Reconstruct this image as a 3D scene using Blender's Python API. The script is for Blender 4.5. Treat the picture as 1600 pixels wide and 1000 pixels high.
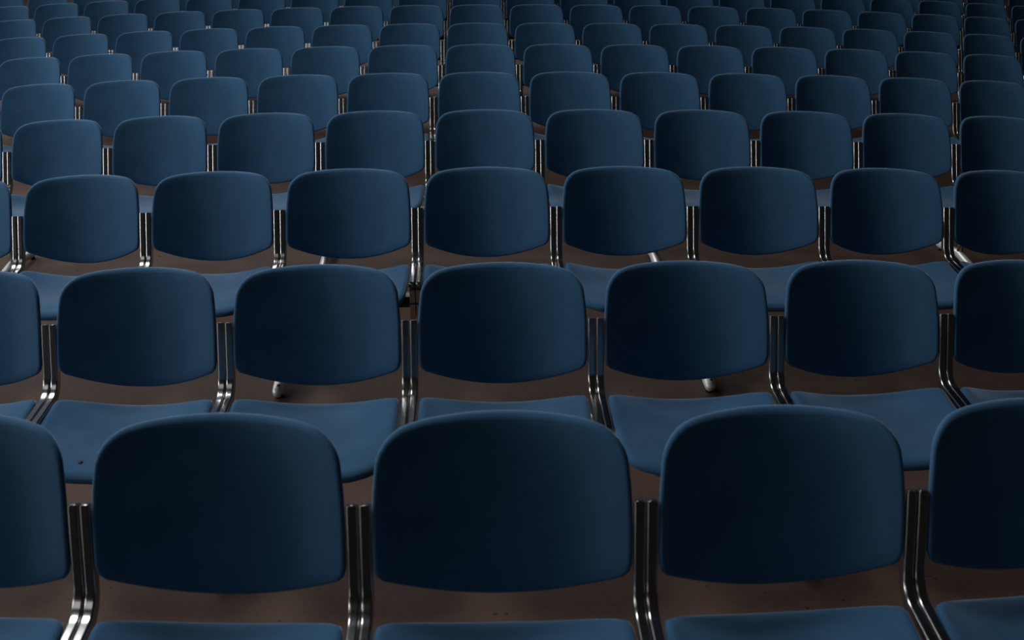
import bpy, bmesh, math
import numpy as np
from mathutils import Matrix, Vector

# ------------------------------------------------------------------ scene set-up
for o in list(bpy.data.objects):
    bpy.data.objects.remove(o, do_unlink=True)
SC = bpy.context.scene
COL = SC.collection

U = 0.55                       # chair pitch along a row, metres
HB = 1.10 * U                  # height of the top of a chair's side bar above its floor
CAM_Z = 2.152 * U + HB
ROW_Y = [(2.829 + 1.997 * k) * U for k in range(14)]
ROW_DX = [.026, .077, .012, .016, -.029, -.007, -.043, -.054, -.055, -.055, -.055, -.055, -.055, -.055]
ROW_DZ = [.174, -.025, -.037, -.040, -.046, -.037, -.019, .030, .075, .12, .165, .21, .25, .29]
X0 = -0.458

# camera: a wide lens with the slight barrel distortion the photograph shows
pitch, yaw, roll = math.radians(24.30), math.radians(2.0), math.radians(-0.14)
fwd_h = Vector((math.sin(yaw), math.cos(yaw), 0))
right = Vector((math.cos(yaw), -math.sin(yaw), 0))
fwd = fwd_h * math.cos(pitch) + Vector((0, 0, -math.sin(pitch)))
up = fwd_h * math.sin(pitch) + Vector((0, 0, math.cos(pitch)))
r2_ = right * math.cos(roll) - up * math.sin(roll)
u2_ = right * math.sin(roll) + up * math.cos(roll)
cam_d = bpy.data.cameras.new('camera')
cam = bpy.data.objects.new('camera', cam_d)
COL.objects.link(cam)
M = Matrix((r2_, u2_, -fwd)).transposed().to_4x4()
M.translation = Vector((0, 0, CAM_Z))
cam.matrix_world = M
SC.camera = cam
F_PX, BARREL = 1550.0, 0.0498
cam_d.sensor_fit = 'HORIZONTAL'
cam_d.sensor_width = 36.0
cam_d.sensor_height = 22.5
cam_d.lens = F_PX * 36.0 / 1600.0
cam_d.clip_start = 0.05
cam_d.clip_end = 200
cam_d.dof.use_dof = True
cam_d.dof.focus_distance = 5.0
cam_d.dof.aperture_fstop = 5.6
cam_d.type = 'PANO'
cam_d.panorama_type = 'FISHEYE_LENS_POLYNOMIAL'
th = np.linspace(0.0, math.radians(36), 400)
rr = (F_PX * np.tan(th) / 800.0) ** 2
rd = F_PX * np.tan(th) * (1 - BARREL * rr + 1.5 * BARREL ** 2 * rr ** 2) * 36.0 / 1600.0   # mm on the sensor
A = np.stack([rd, rd ** 2, rd ** 3, rd ** 4], 1)
kk = np.linalg.lstsq(A, th, rcond=None)[0]
cam_d.fisheye_polynomial_k0 = 0.0
cam_d.fisheye_polynomial_k1 = -kk[0]
cam_d.fisheye_polynomial_k2 = -kk[1]
cam_d.fisheye_polynomial_k3 = -kk[2]
cam_d.fisheye_polynomial_k4 = -kk[3]
cam_d.fisheye_fov = math.radians(180)

# world: an unlit hall, only a trace of bounced light
W = bpy.data.worlds.new('hall')
SC.world = W
W.use_nodes = True
bg = W.node_tree.nodes['Background']
bg.inputs['Color'].default_value = (1.0, 0.96, 0.92, 1)
bg.inputs['Strength'].default_value = 0.008

def area(name, loc, target, sx, sy, power, color, spread=180):
    l = bpy.data.lights.new(name, 'AREA')
    l.shape = 'RECTANGLE'
    l.spread = math.radians(spread)
    l.size, l.size_y, l.energy, l.color = sx, sy, power, color
    o = bpy.data.objects.new(name, l)
    COL.objects.link(o)
    o.location = loc
    o.rotation_euler = (Vector(target) - Vector(loc)).to_track_quat('-Z', 'Y').to_euler()
    return o

# daylight: windows in the wall on the left of the hall, and a rooflight near that wall
WALL_X = -9.6
WINDOWS = [(-8.4, -4.4, 0.8, 3.2), (0.4, 2.8, 1.2, 3.4), (5.0, 7.4, 1.2, 3.4), (9.4, 12.4, 4.0, 6.2)]      # y0, y1, z0, z1
WIN_POWER = [45.0, 190.0, 200.0, 230.0]
for (wy0, wy1, wz0, wz1), wp in zip(WINDOWS, WIN_POWER):
    area('window_daylight', (WALL_X, (wy0 + wy1) / 2, (wz0 + wz1) / 2), (-2.0, 2.2, 0.4),
         wz1 - wz0, wy1 - wy0, wp, (0.97, 0.98, 1.0))
area('unseen_overhead_light', (-4.6, 5.3, 7.4), (-1.2, 2.0, 0), 2.6, 2.6, 140.0, (0.97, 0.98, 1.0), 110)
# added overhead lamps: dim one behind viewer whitens bars, far one rims the backs
area('unseen_overhead_light', (-5.0, -2.5, 8.2), (-5.0, -2.5, 0), 4.2, 4.6, 45.0, (0.97, 0.98, 1.0))
area('unseen_overhead_light', (-4.0, 17.0, 8.0), (-1.0, 8.0, 0), 8.0, 3.0, 620.0, (0.97, 0.98, 1.0))

SC.view_settings.view_transform = 'Standard'
SC.view_settings.look = 'None'
SC.view_settings.gamma = 1.0
SC.view_settings.use_curve_mapping = False
SC.view_settings.exposure = 0.0

# ------------------------------------------------------------------ materials
def new_mat(name):
    m = bpy.data.materials.new(name)
    m.use_nodes = True
    nt = m.node_tree
    return m, nt, nt.nodes['Principled BSDF']

def mat_fabric():
    m, nt, b = new_mat('blue_wool')
    tc = nt.nodes.new('ShaderNodeTexCoord')
    n1 = nt.nodes.new('ShaderNodeTexNoise'); n1.inputs['Scale'].default_value = 420; n1.inputs['Detail'].default_value = 2
    n2 = nt.nodes.new('ShaderNodeTexNoise'); n2.inputs['Scale'].default_value = 7; n2.inputs['Detail'].default_value = 4
    nt.links.new(tc.outputs['Object'], n1.inputs['Vector'])
    nt.links.new(tc.outputs['Object'], n2.inputs['Vector'])
    mixn = nt.nodes.new('ShaderNodeMath'); mixn.operation = 'MULTIPLY_ADD'
    nt.links.new(n1.outputs['Fac'], mixn.inputs[0]); mixn.inputs[1].default_value = 0.6
    nt.links.new(n2.outputs['Fac'], mixn.inputs[2])
    cr = nt.nodes.new('ShaderNodeValToRGB')
    cr.color_ramp.elements[0].position = 0.45; cr.color_ramp.elements[0].color = (0.031, 0.090, 0.172, 1)
    cr.color_ramp.elements[1].position = 1.0; cr.color_ramp.elements[1].color = (0.046, 0.124, 0.228, 1)
    nt.links.new(mixn.outputs[0], cr.inputs['Fac'])
    nt.links.new(cr.outputs['Color'], b.inputs['Base Color'])
    b.inputs['Roughness'].default_value = 0.95
    b.inputs['Specular IOR Level'].default_value = 0.15
    b.inputs['Sheen Weight'].default_value = 0.5
    b.inputs['Sheen Roughness'].default_value = 0.3
    b.inputs['Sheen Tint'].default_value = (1.0, 1.0, 1.0, 1)
    bp = nt.nodes.new('ShaderNodeBump'); bp.inputs['Strength'].default_value = 0.25; bp.inputs['Distance'].default_value = 0.001
    nt.links.new(n1.outputs['Fac'], bp.inputs['Height'])
    nt.links.new(bp.outputs['Normal'], b.inputs['Normal'])
    return m

def mat_metal(name, col, rough, metallic=1.0):
    m, nt, b = new_mat(name)
    b.inputs['Base Color'].default_value = (*col, 1)
    b.inputs['Metallic'].default_value = metallic
    b.inputs['Roughness'].default_value = rough
    tc = nt.nodes.new('ShaderNodeTexCoord')
    n = nt.nodes.new('ShaderNodeTexNoise'); n.inputs['Scale'].default_value = 60
    nt.links.new(tc.outputs['Object'], n.inputs['Vector'])
    mr = nt.nodes.new('ShaderNodeMapRange')
    mr.inputs['To Min'].default_value = rough * 0.92; mr.inputs['To Max'].default_value = rough * 1.1
    nt.links.new(n.outputs['Fac'], mr.inputs['Value'])
    nt.links.new(mr.outputs['Result'], b.inputs['Roughness'])
    return m

def mat_floor():
    m, nt, b = new_mat('brown_linoleum')
    tc = nt.nodes.new('ShaderNodeTexCoord')
    n = nt.nodes.new('ShaderNodeTexNoise'); n.inputs['Scale'].default_value = 90; n.inputs['Detail'].default_value = 6
    n.inputs['Roughness'].default_value = 0.7
    nt.links.new(tc.outputs['Object'], n.inputs['Vector'])
    n2 = nt.nodes.new('ShaderNodeTexNoise'); n2.inputs['Scale'].default_value = 5; n2.inputs['Detail'].default_value = 5
    nt.links.new(tc.outputs['Object'], n2.inputs['Vector'])
    ad = nt.nodes.new('ShaderNodeMath'); ad.operation = 'ADD'
    nt.links.new(n.outputs['Fac'], ad.inputs[0]); nt.links.new(n2.outputs['Fac'], ad.inputs[1])
    cr = nt.nodes.new('ShaderNodeValToRGB')
    cr.color_ramp.elements[0].position = 0.30; cr.color_ramp.elements[0].color = (0.070, 0.041, 0.029, 1)
    cr.color_ramp.elements[1].position = 0.75; cr.color_ramp.elements[1].color = (0.117, 0.070, 0.051, 1)
    hf = nt.nodes.new('ShaderNodeMath'); hf.operation = 'MULTIPLY'; hf.inputs[1].default_value = 0.5
    nt.links.new(ad.outputs[0], hf.inputs[0]); nt.links.new(hf.outputs[0], cr.inputs['Fac'])
    # scattered dark scuffs
    v = nt.nodes.new('ShaderNodeTexNoise'); v.inputs['Scale'].default_value = 38; v.inputs['Detail'].default_value = 1
    nt.links.new(tc.outputs['Object'], v.inputs['Vector'])
    gt = nt.nodes.new('ShaderNodeMapRange'); gt.inputs['From Min'].default_value = 0.74; gt.inputs['From Max'].default_value = 0.80
    nt.links.new(v.outputs['Fac'], gt.inputs['Value'])
    mx = nt.nodes.new('ShaderNodeMix'); mx.data_type = 'RGBA'
    nt.links.new(gt.outputs['Result'], mx.inputs[0])
    nt.links.new(cr.outputs['Color'], mx.inputs[6]); mx.inputs[7].default_value = (0.02, 0.014, 0.012, 1)
    nt.links.new(mx.outputs[2], b.inputs['Base Color'])
    b.inputs['Roughness'].default_value = 0.75
    b.inputs['Specular IOR Level'].default_value = 0.2
    bp = nt.nodes.new('ShaderNodeBump'); bp.inputs['Strength'].default_value = 0.15; bp.inputs['Distance'].default_value = 0.002
    nt.links.new(n.outputs['Fac'], bp.inputs['Height']); nt.links.new(bp.outputs['Normal'], b.inputs['Normal'])
    return m

FABRIC = mat_fabric()
CHROME = mat_metal('polished_chrome', (0.47, 0.46, 0.45), 0.19)
STEEL = mat_metal('satin_steel', (0.50, 0.47, 0.44), 0.32)
SILVER = mat_metal('silver_paint', (0.78, 0.77, 0.75), 0.4, 0.3)
BLACK = mat_metal('black_paint', (0.02, 0.02, 0.022), 0.45, 0.0)
BURN = mat_metal('scorched_fabric', (0.012, 0.010, 0.008), 0.8, 0.0)
FLOOR = mat_floor()

# ------------------------------------------------------------------ mesh helpers
def make_mesh(name, verts, faces, mat, smooth=True):
    me = bpy.data.meshes.new(name)
    me.from_pydata([tuple(v) for v in verts], [], faces)
    bm = bmesh.new(); bm.from_mesh(me)
    bmesh.ops.recalc_face_normals(bm, faces=bm.faces)
    bm.to_mesh(me); bm.free()
    me.materials.append(mat)
    for p in me.polygons:
        p.use_smooth = smooth
    return me

def rings_mesh(name, rings, mat):
    """closed skin over rings of equal length; first and last rings shrink to their middles"""
    n = len(rings[0]); V = []; Fc = []
    for r in rings: V += [tuple(p) for p in r]
    for j in range(len(rings) - 1):
        for i in range(n):
            k = (i + 1) % n
            Fc.append((j * n + i, j * n + k, (j + 1) * n + k, (j + 1) * n + i))
    for j, rev in ((0, True), (len(rings) - 1, False)):
        c = np.mean(np.array(rings[j]), 0); V.append(tuple(c)); ci = len(V) - 1
        for i in range(n):
            k = (i + 1) % n
            Fc.append((ci, j * n + k, j * n + i) if rev else (ci, j * n + i, j * n + k))
    return make_mesh(name, V, Fc, mat)

def resample(pts, n):
    P = np.array(pts + [pts[0]], float)
    d = np.r_[0, np.cumsum(np.linalg.norm(np.diff(P, axis=0), axis=1))]
    t = np.linspace(0, d[-1], n, endpoint=False)
    return np.stack([np.interp(t, d, P[:, k]) for k in range(2)], 1)

def arc(cx, cy, r, a0, a1, n=8):
    return [(cx + r * math.cos(math.radians(a)), cy + r * math.sin(math.radians(a))) for a in np.linspace(a0, a1, n)]

# all chair dimensions below are in units of the chair pitch, origin at the floor below the bar tops;
# +x right, +y towards the rear, the sitter faces -y
hb = HB / U
TILT = math.radians(22.5)

def backrest_mesh():
    hw = 0.4535
    out = []
    # bottom edge (left to right), a shallow bow
    for x in np.linspace(-0.425, 0.425, 25):
        out.append((x, -0.418 + 0.74 * x * x))
    out += [(0.440, -0.268), (0.449, -0.250), (0.4535, -0.225), (0.4545, -0.15), (0.454, -0.05), (0.450, 0.04)]
    R = 0.122
    out += arc(0.442 - R, 0.243 - R - 0.006, R, 3, 84, 9)
    for x in np.linspace(0.28, -0.28, 13):
        out.append((x, 0.246 - 0.05 * x * x))
    out += arc(-0.442 + R, 0.243 - R - 0.006, R, 96, 177, 9)
    out += [(-0.450, 0.04), (-0.454, -0.05), (-0.4545, -0.15), (-0.4535, -0.225), (-0.449, -0.250), (-0.440, -0.268)]
    O = resample(out, 88)
    C = np.array([0.0, -0.07])
    T = 0.050; ed = 0.022
    def place(q, off):
        x, v = q
        depth = 0.150 * (1 - (abs(x) / 0.4535) ** 2.0)       # hollow towards the middle
        lum = 0.012 * math.cos((v + 0.09) * 4.5)             # gentle lumbar swell
        yl = depth - lum + off
        # the side edges sit against the bars (front face of the bars at yl = 0)
        y = 0.006 + yl * math.cos(TILT) + v * math.sin(TILT)
        z = hb + v * math.cos(TILT)
        return (x * U, y * U, z * U)
    rings = []
    for s in (0.12, 0.3, 0.48, 0.64, 0.76, 0.84):
        rings.append([place(C + s * (q - C), 0.0) for q in O])
    N = np.stack([O - C], 0)[0]; N = N / np.linalg.norm(N, axis=1)[:, None]
    for a in np.linspace(90, -90, 9):
        ca, sa = math.cos(math.radians(a)), math.sin(math.radians(a))
        rings.append([place(q - nn * ed * (1 - ca), T / 2 - sa * T / 2) for q, nn in zip(O, N)])
    for s in (0.82, 0.5, 0.15):
        rings.append([place(C + s * (q - C), T) for q in O])
    return rings_mesh('backrest', rings, FABRIC)

def seat_mesh():
    out = []
    # plan outline, y measured to the rear, starting at the front edge left to right
    for x in np.linspace(-0.27, 0.27, 15):
        out.append((x, -0.865 + 0.10 * x * x))
    R = 0.17
    out += arc(0.440 - R, -0.855 + R + 0.008, R, -84, -4, 10)
    out += [(0.446, -0.60), (0.449, -0.50), (0.449, -0.36), (0.447, -0.24)]
    out += arc(0.445 - 0.05, -0.225, 0.05, 0, 70, 6)
    for x in np.linspace(0.40, -0.40, 19):
        out.append((x, -0.055 - 0.70 * x * x))
    out += arc(-0.445 + 0.05, -0.225, 0.05, 110, 180, 6)
    out += [(-0.447, -0.24), (-0.449, -0.36), (-0.449, -0.50), (-0.446, -0.60)]
    out += arc(-0.440 + R, -0.855 + R + 0.008, R, 184, 264, 10)
    O = resample(out, 92)
    C = np.array([0.0, -0.45]); T = 0.060; ed = 0.045
    global seat_top
    def top(x, y):
        t = (y + 0.855) / 0.80                                # 0 front, 1 rear
        z = -0.372 - 0.065 * t                                # falls a little to the rear
        z += (0.115 * t * t + 0.03) * (abs(x) / 0.445) ** 2.2 - 0.02  # sides dished upwards, more to the rear
        z -= 0.030 * max(0.0, (0.30 - t) / 0.30) ** 2          # waterfall front
        return z
    seat_top = top
    def place(q, off):
        return (q[0] * U, q[1] * U, (hb + top(q[0], q[1]) - off) * U)
    rings = []
    for s in (0.12, 0.3, 0.48, 0.62, 0.74, 0.83):
        rings.append([place(C + s * (q - C), 0.0) for q in O])
    N = O - C; N = N / np.linalg.norm(N, axis=1)[:, None]
    for a in np.linspace(90, -90, 10):
        ca, sa = math.cos(math.radians(a)), math.sin(math.radians(a))
        rings.append([place(q - nn * ed * (1 - ca), T / 2 - sa * T / 2) for q, nn in zip(O, N)])
    for s in (0.8, 0.5, 0.15):
        rings.append([place(C + s * (q - C), T) for q in O])
    return rings_mesh('seat', rings, FABRIC)

def sweep_yz(name, path, w, t, rad, mat, nseg=3):
    """rounded rectangular bar (w across x, t thick) swept along a path in the yz plane; the path is its front/top face"""
    P = np.array(path, float)
    d = np.gradient(P, axis=0); d /= np.linalg.norm(d, axis=1)[:, None]
    prof = []
    for cx, cy, a0 in ((w / 2 - rad, -rad, 0), (-w / 2 + rad, -rad, 90), (-w / 2 + rad, -t + rad, 180), (w / 2 - rad, -t + rad, 270)):
        for k in range(nseg + 1):
            a = math.radians(a0 + 90 * k / nseg)
            prof.append((cx + rad * math.cos(a), cy + rad * math.sin(a)))
    rings = []; norms = []
    pn = []
    for a0 in (0, 90, 180, 270):
        for k in range(nseg + 1):
            a = math.radians(a0 + 90 * k / nseg)
            pn.append((math.cos(a), math.sin(a)))
    def ring(p, dd, sc, sh):
        nrm = np.array([dd[1], -dd[0]])      # towards the sitter / upwards
        norms.extend([(a, nrm[0] * b, nrm[1] * b) for a, b in pn])
        rr_ = []
        for a, b in prof:
            a2 = a * sc; b2 = (b + t / 2) * sc - t / 2
            q = p + dd * sh + nrm * b2
            rr_.append((a2 * U, q[0] * U, q[1] * U))
        return rr_
    e = rad * 0.8
    rings.append(ring(P[0], d[0], 0.90, 0.0))
    rings.append(ring(P[0], d[0], 0.97, e * 0.35))
    rings.append(ring(P[0], d[0], 1.0, e))
    for p, dd in zip(P[1:-1], d[1:-1]): rings.append(ring(p, dd, 1.0, 0.0))
    rings.append(ring(P[-1], d[-1], 1.0, -e))
    rings.append(ring(P[-1], d[-1], 0.97, -e * 0.35))
    rings.append(ring(P[-1], d[-1], 0.90, 0.0))
    me = rings_mesh(name, rings, mat)
    norms += [(0, -d[0][0], -d[0][1]), (0, d[-1][0], d[-1][1])]
    me.normals_split_custom_set_from_vertices(norms)
    return me

BAR_T = math.radians(20.5)
def bar_path():
    top = np.array([0.0, hb]); dn = np.array([-math.sin(BAR_T), -math.cos(BAR_T)])
    bend = top + dn * 0.375
    end = np.array([-0.515, hb - 0.366])
    fw = (end - bend) / np.linalg.norm(end - bend)
    r = 0.085
    pts = [top + dn * s for s in (0, 0.012, 0.1, 0.2)]
    a = bend - dn * r; b = bend + fw * r
    pts.append(a)
    for s in np.linspace(0.1, 0.9, 9):
        pts.append((1 - s) ** 2 * a + 2 * s * (1 - s) * bend + s * s * b)
    pts.append(b)
    L = np.linalg.norm(end - b)
    pts += [b + fw * L * s for s in (0.33, 0.66, 0.95, 1.0)]
    return pts

def tube(name, path, rads, mat, n=14):
    P = np.array(path, float); d = np.gradient(P, axis=0); d /= np.linalg.norm(d, axis=1)[:, None]
    rings = []
    for p, dd, r in zip(P, d, rads):
        ref = np.array([1.0, 0, 0]) if abs(dd[0]) < 0.9 else np.array([0, 0, 1.0])
        a = np.cross(dd, ref); a /= np.linalg.norm(a); b = np.cross(dd, a)
        rings.append([tuple((p + r * (math.cos(t) * a + math.sin(t) * b)) * U) for t in np.linspace(0, 2 * math.pi, n, endpoint=False)])
    return rings_mesh(name, rings, mat)

def box_mesh(name, lo, hi, bev, mat):
    bm = bmesh.new()
    bmesh.ops.create_cube(bm, size=1.0)
    for v in bm.verts:
        for k in range(3):
            v.co[k] = (lo[k] + (v.co[k] + 0.5) * (hi[k] - lo[k])) * U
    bmesh.ops.bevel(bm, geom=bm.edges[:], offset=bev * U, segments=2, affect='EDGES', profile=0.5)
    me = bpy.data.meshes.new(name); bm.to_mesh(me); bm.free()
    me.materials.append(mat)
    for p in me.polygons: p.use_smooth = False
    return me

BW = 0.0425                                   # bar width
ME_BACK = backrest_mesh()
ME_SEAT = seat_mesh()
ME_BAR = sweep_yz('side_bar', bar_path(), BW, 0.052, 0.010, CHROME)
ME_BEAM = box_mesh('beam', (-0.497, -0.42, hb - 0.60), (0.497, -0.32, hb - 0.52), 0.008, BLACK)
ME_BRK = box_mesh('bracket', (-0.020, -0.505, hb - 0.530), (0.020, -0.27, hb - 0.432), 0.004, STEEL)
ME_CLAMP = box_mesh('clamp', (-0.020, -0.508, hb - 0.650), (0.020, -0.27, hb - 0.536), 0.004, STEEL)
ME_STRUT = box_mesh('seat_support', (-0.40, -0.44, hb - 0.525), (0.40, -0.30, hb - 0.470), 0.01, BLACK)
ME_POST = tube('leg_post', [(0, -0.36, 0.045), (0, -0.36, 0.2), (0, -0.36, hb - 0.64)], [0.032, 0.030, 0.030], STEEL)
ME_FOOT = tube('foot', [(0, -0.845, 0.040), (0, -0.838, 0.043), (0, -0.815, 0.048), (0, -0.76, 0.056), (0, -0.60, 0.080), (0, -0.36, 0.110),
                        (0, -0.12, 0.080), (0, 0.06, 0.056), (0, 0.10, 0.046), (0, 0.115, 0.040)],
               [0.012, 0.028, 0.037, 0.041, 0.042, 0.042, 0.041, 0.038, 0.030, 0.012], SILVER)
ME_GLIDE = tube('glide', [(0, -0.79, 0.0), (0, -0.79, 0.012), (0, -0.79, 0.026)], [0.028, 0.028, 0.024], BLACK)
ME_GLIDE2 = tube('glide', [(0, 0.06, 0.0), (0, 0.06, 0.012), (0, 0.06, 0.02)], [0.026, 0.026, 0.022], BLACK)
ME_SCREW = tube('screw_hole', [(0.006, -0.79, 0.085), (0.006, -0.792, 0.092), (0.006, -0.793, 0.0955)], [0.012, 0.012, 0.010], BLACK, 10)
ME_BURN = tube('burn_mark', [(0, 0, -0.006), (0, 0, 0.0), (0, 0, 0.0015)], [0.014, 0.013, 0.008], BURN, 9)

def obj(name, me, parent=None, loc=(0, 0, 0)):
    o = bpy.data.objects.new(name, me)
    COL.objects.link(o)
    o.parent = parent
    o.location = loc
    return o

# ------------------------------------------------------------------ the setting: floor
def floor_mesh(name, ys_zs, x0, x1, bottom):
    V = []; Fc = []
    n = len(ys_zs)
    for y, z in ys_zs: V += [(x0, y, z), (x1, y, z)]
    for k in range(n - 1): Fc.append((2 * k, 2 * k + 1, 2 * k + 3, 2 * k + 2))
    b = len(V)
    y0, y1 = ys_zs[0][0], ys_zs[-1][0]
    V += [(x0, y0, bottom), (x1, y0, bottom), (x1, y1, bottom), (x0, y1, bottom)]
    Fc += [(b, b + 1, 1, 0), (b + 2, b + 3, 2 * n - 2, 2 * n - 1), (b + 3, b + 2, b + 1, b),
           tuple([b, *range(0, 2 * n, 2), b + 3]), tuple([b + 1, *range(1, 2 * n, 2), b + 2][::-1])]
    return make_mesh(name, V, Fc, FLOOR, smooth=False)

prof = [(1.86, ROW_DZ[1] * U)]
for k in range(1, len(ROW_Y)):                 # level under each row, so the feet stand flat
    prof += [(ROW_Y[k] - 0.92 * U, ROW_DZ[k] * U), (ROW_Y[k] + 0.16 * U, ROW_DZ[k] * U)]
prof.append((ROW_Y[-1] + 3.0, ROW_DZ[-1] * U))
fl = obj('floor', floor_mesh('floor', prof, -14, 14, -0.25)); fl['kind'] = 'structure'
fl['label'] = 'scuffed brown linoleum floor under the rows of chairs'
st = obj('floor', floor_mesh('floor_step', [(-2.5, ROW_DZ[0] * U), (1.86, ROW_DZ[0] * U)], -14, 14, -0.25)); st['kind'] = 'structure'
st['label'] = 'raised brown floor under the nearest row of chairs'

# the left wall with its high window openings
def wall_with_openings():
    bm = bmesh.new()
    def b(y0, y1, z0, z1):
        m = bmesh.ops.create_cube(bm, size=1.0)['verts']
        for v in m:
            v.co = Vector((WALL_X - 0.35 + (v.co.x + 0.5) * 0.3, y0 + (v.co.y + 0.5) * (y1 - y0), z0 + (v.co.z + 0.5) * (z1 - z0)))
    edges = sorted({-10.0, 24.0} | {v for w in WINDOWS for v in w[:2]})
    for y0, y1 in zip(edges[:-1], edges[1:]):
        w = [w for w in WINDOWS if w[0] <= y0 and y1 <= w[1]]
        if w:
            b(y0, y1, -0.25, w[0][2]); b(y0, y1, w[0][3], 9.2)
        else:
            b(y0, y1, -0.25, 9.2)
    me = bpy.data.meshes.new('wall_left'); bm.to_mesh(me); bm.free()
    m, nt, p = new_mat('grey_plaster')
    n = nt.nodes.new('ShaderNodeTexNoise'); n.inputs['Scale'].default_value = 3
    cr = nt.nodes.new('ShaderNodeValToRGB')
    cr.color_ramp.elements[0].color = (0.10, 0.095, 0.09, 1); cr.color_ramp.elements[1].color = (0.16, 0.15, 0.14, 1)
    nt.links.new(n.outputs['Fac'], cr.inputs['Fac']); nt.links.new(cr.outputs['Color'], p.inputs['Base Color'])
    p.inputs['Roughness'].default_value = 0.9
    me.materials.append(m)
    return me
wl = obj('wall_left', wall_with_openings()); wl['kind'] = 'structure'

# ------------------------------------------------------------------ chairs
RANGES = [(-2, 3), (-3, 4), (-4, 5), (-5, 6), (-5, 7), (-6, 8), (-7, 10), (-8, 11), (-9, 12), (-10, 13)]
LEG_GAPS = {-13, -10, -7, -4, -1, 2, 5, 8, 11, 14, 17}

def chair(row, i):
    """chair between gap i and gap i+1 of a row"""
    e = bpy.data.objects.new('auditorium_chair', None)
    COL.objects.link(e)
    e.empty_display_size = 0.1
    e.location = ((i + 0.5 + X0 + ROW_DX[row]) * U, ROW_Y[row], ROW_DZ[row] * U)
    obj('backrest', ME_BACK, e)
    s = obj('seat', ME_SEAT, e)
    for sx in (-1, 1):
        obj('side_bar', ME_BAR, e, (sx * (0.4985 - BW / 2) * U, 0, 0))
    obj('seat_support', ME_STRUT, e)
    obj('beam', ME_BEAM, e)
    for sx in (-1, 1):
        b = obj('bracket', ME_BRK, e, (sx * 0.4775 * U, 0, 0))
        obj('clamp', ME_CLAMP, b)
    if i in LEG_GAPS:
        p = obj('leg_post', ME_POST, e, (-0.46 * U, 0, 0))
        f = obj('foot', ME_FOOT, e, (-0.46 * U, 0, 0))
        obj('glide', ME_GLIDE, f); obj('glide', ME_GLIDE2, f)
        obj('screw_hole', ME_SCREW, f)
    e['category'] = 'chair'
    e['group'] = 'linked rows of blue auditorium chairs'
    return e

ORD = ['first', 'second', 'third', 'fourth', 'fifth', 'sixth', 'seventh', 'eighth', 'ninth', 'tenth', 'eleventh', 'twelfth',
       'thirteenth', 'fourteenth', 'fifteenth', 'sixteenth', 'seventeenth', 'eighteenth', 'nineteenth', 'twentieth',
       'twenty-first', 'twenty-second', 'twenty-third']
ROW_NAME = ['nearest row', 'second row', 'third row', 'fourth row', 'fifth row', 'sixth row', 'seventh row', 'eighth row', 'ninth row', 'farthest row']
for row, (a, b) in enumerate(RANGES):
    n = b - a
    for k, i in enumerate(range(a, b)):
        c = chair(row, i)
        if k == 0: pos = 'leftmost, cut by frame edge' if row < 9 else 'leftmost'
        elif k == n - 1: pos = 'rightmost, cut by frame edge' if row < 9 else 'rightmost'
        elif k <= n // 2: pos = ORD[k] + ' from the left'
        else: pos = ORD[n - 1 - k] + ' from the right'
        if row == 1 and i == -2:
            c['label'] = 'blue fabric chair with a small burn in its seat, second row, ' + pos
            bx, by = -0.112, -0.752
            bm_ = obj('burn_mark', ME_BURN, c, (bx * U, by * U, (hb + seat_top(bx, by) + 0.003) * U))
            bm_['label'] = 'small dark burn hole'
        else:
            c['label'] = 'blue fabric chair with chrome bars in the %s, %s' % (ROW_NAME[row], pos)
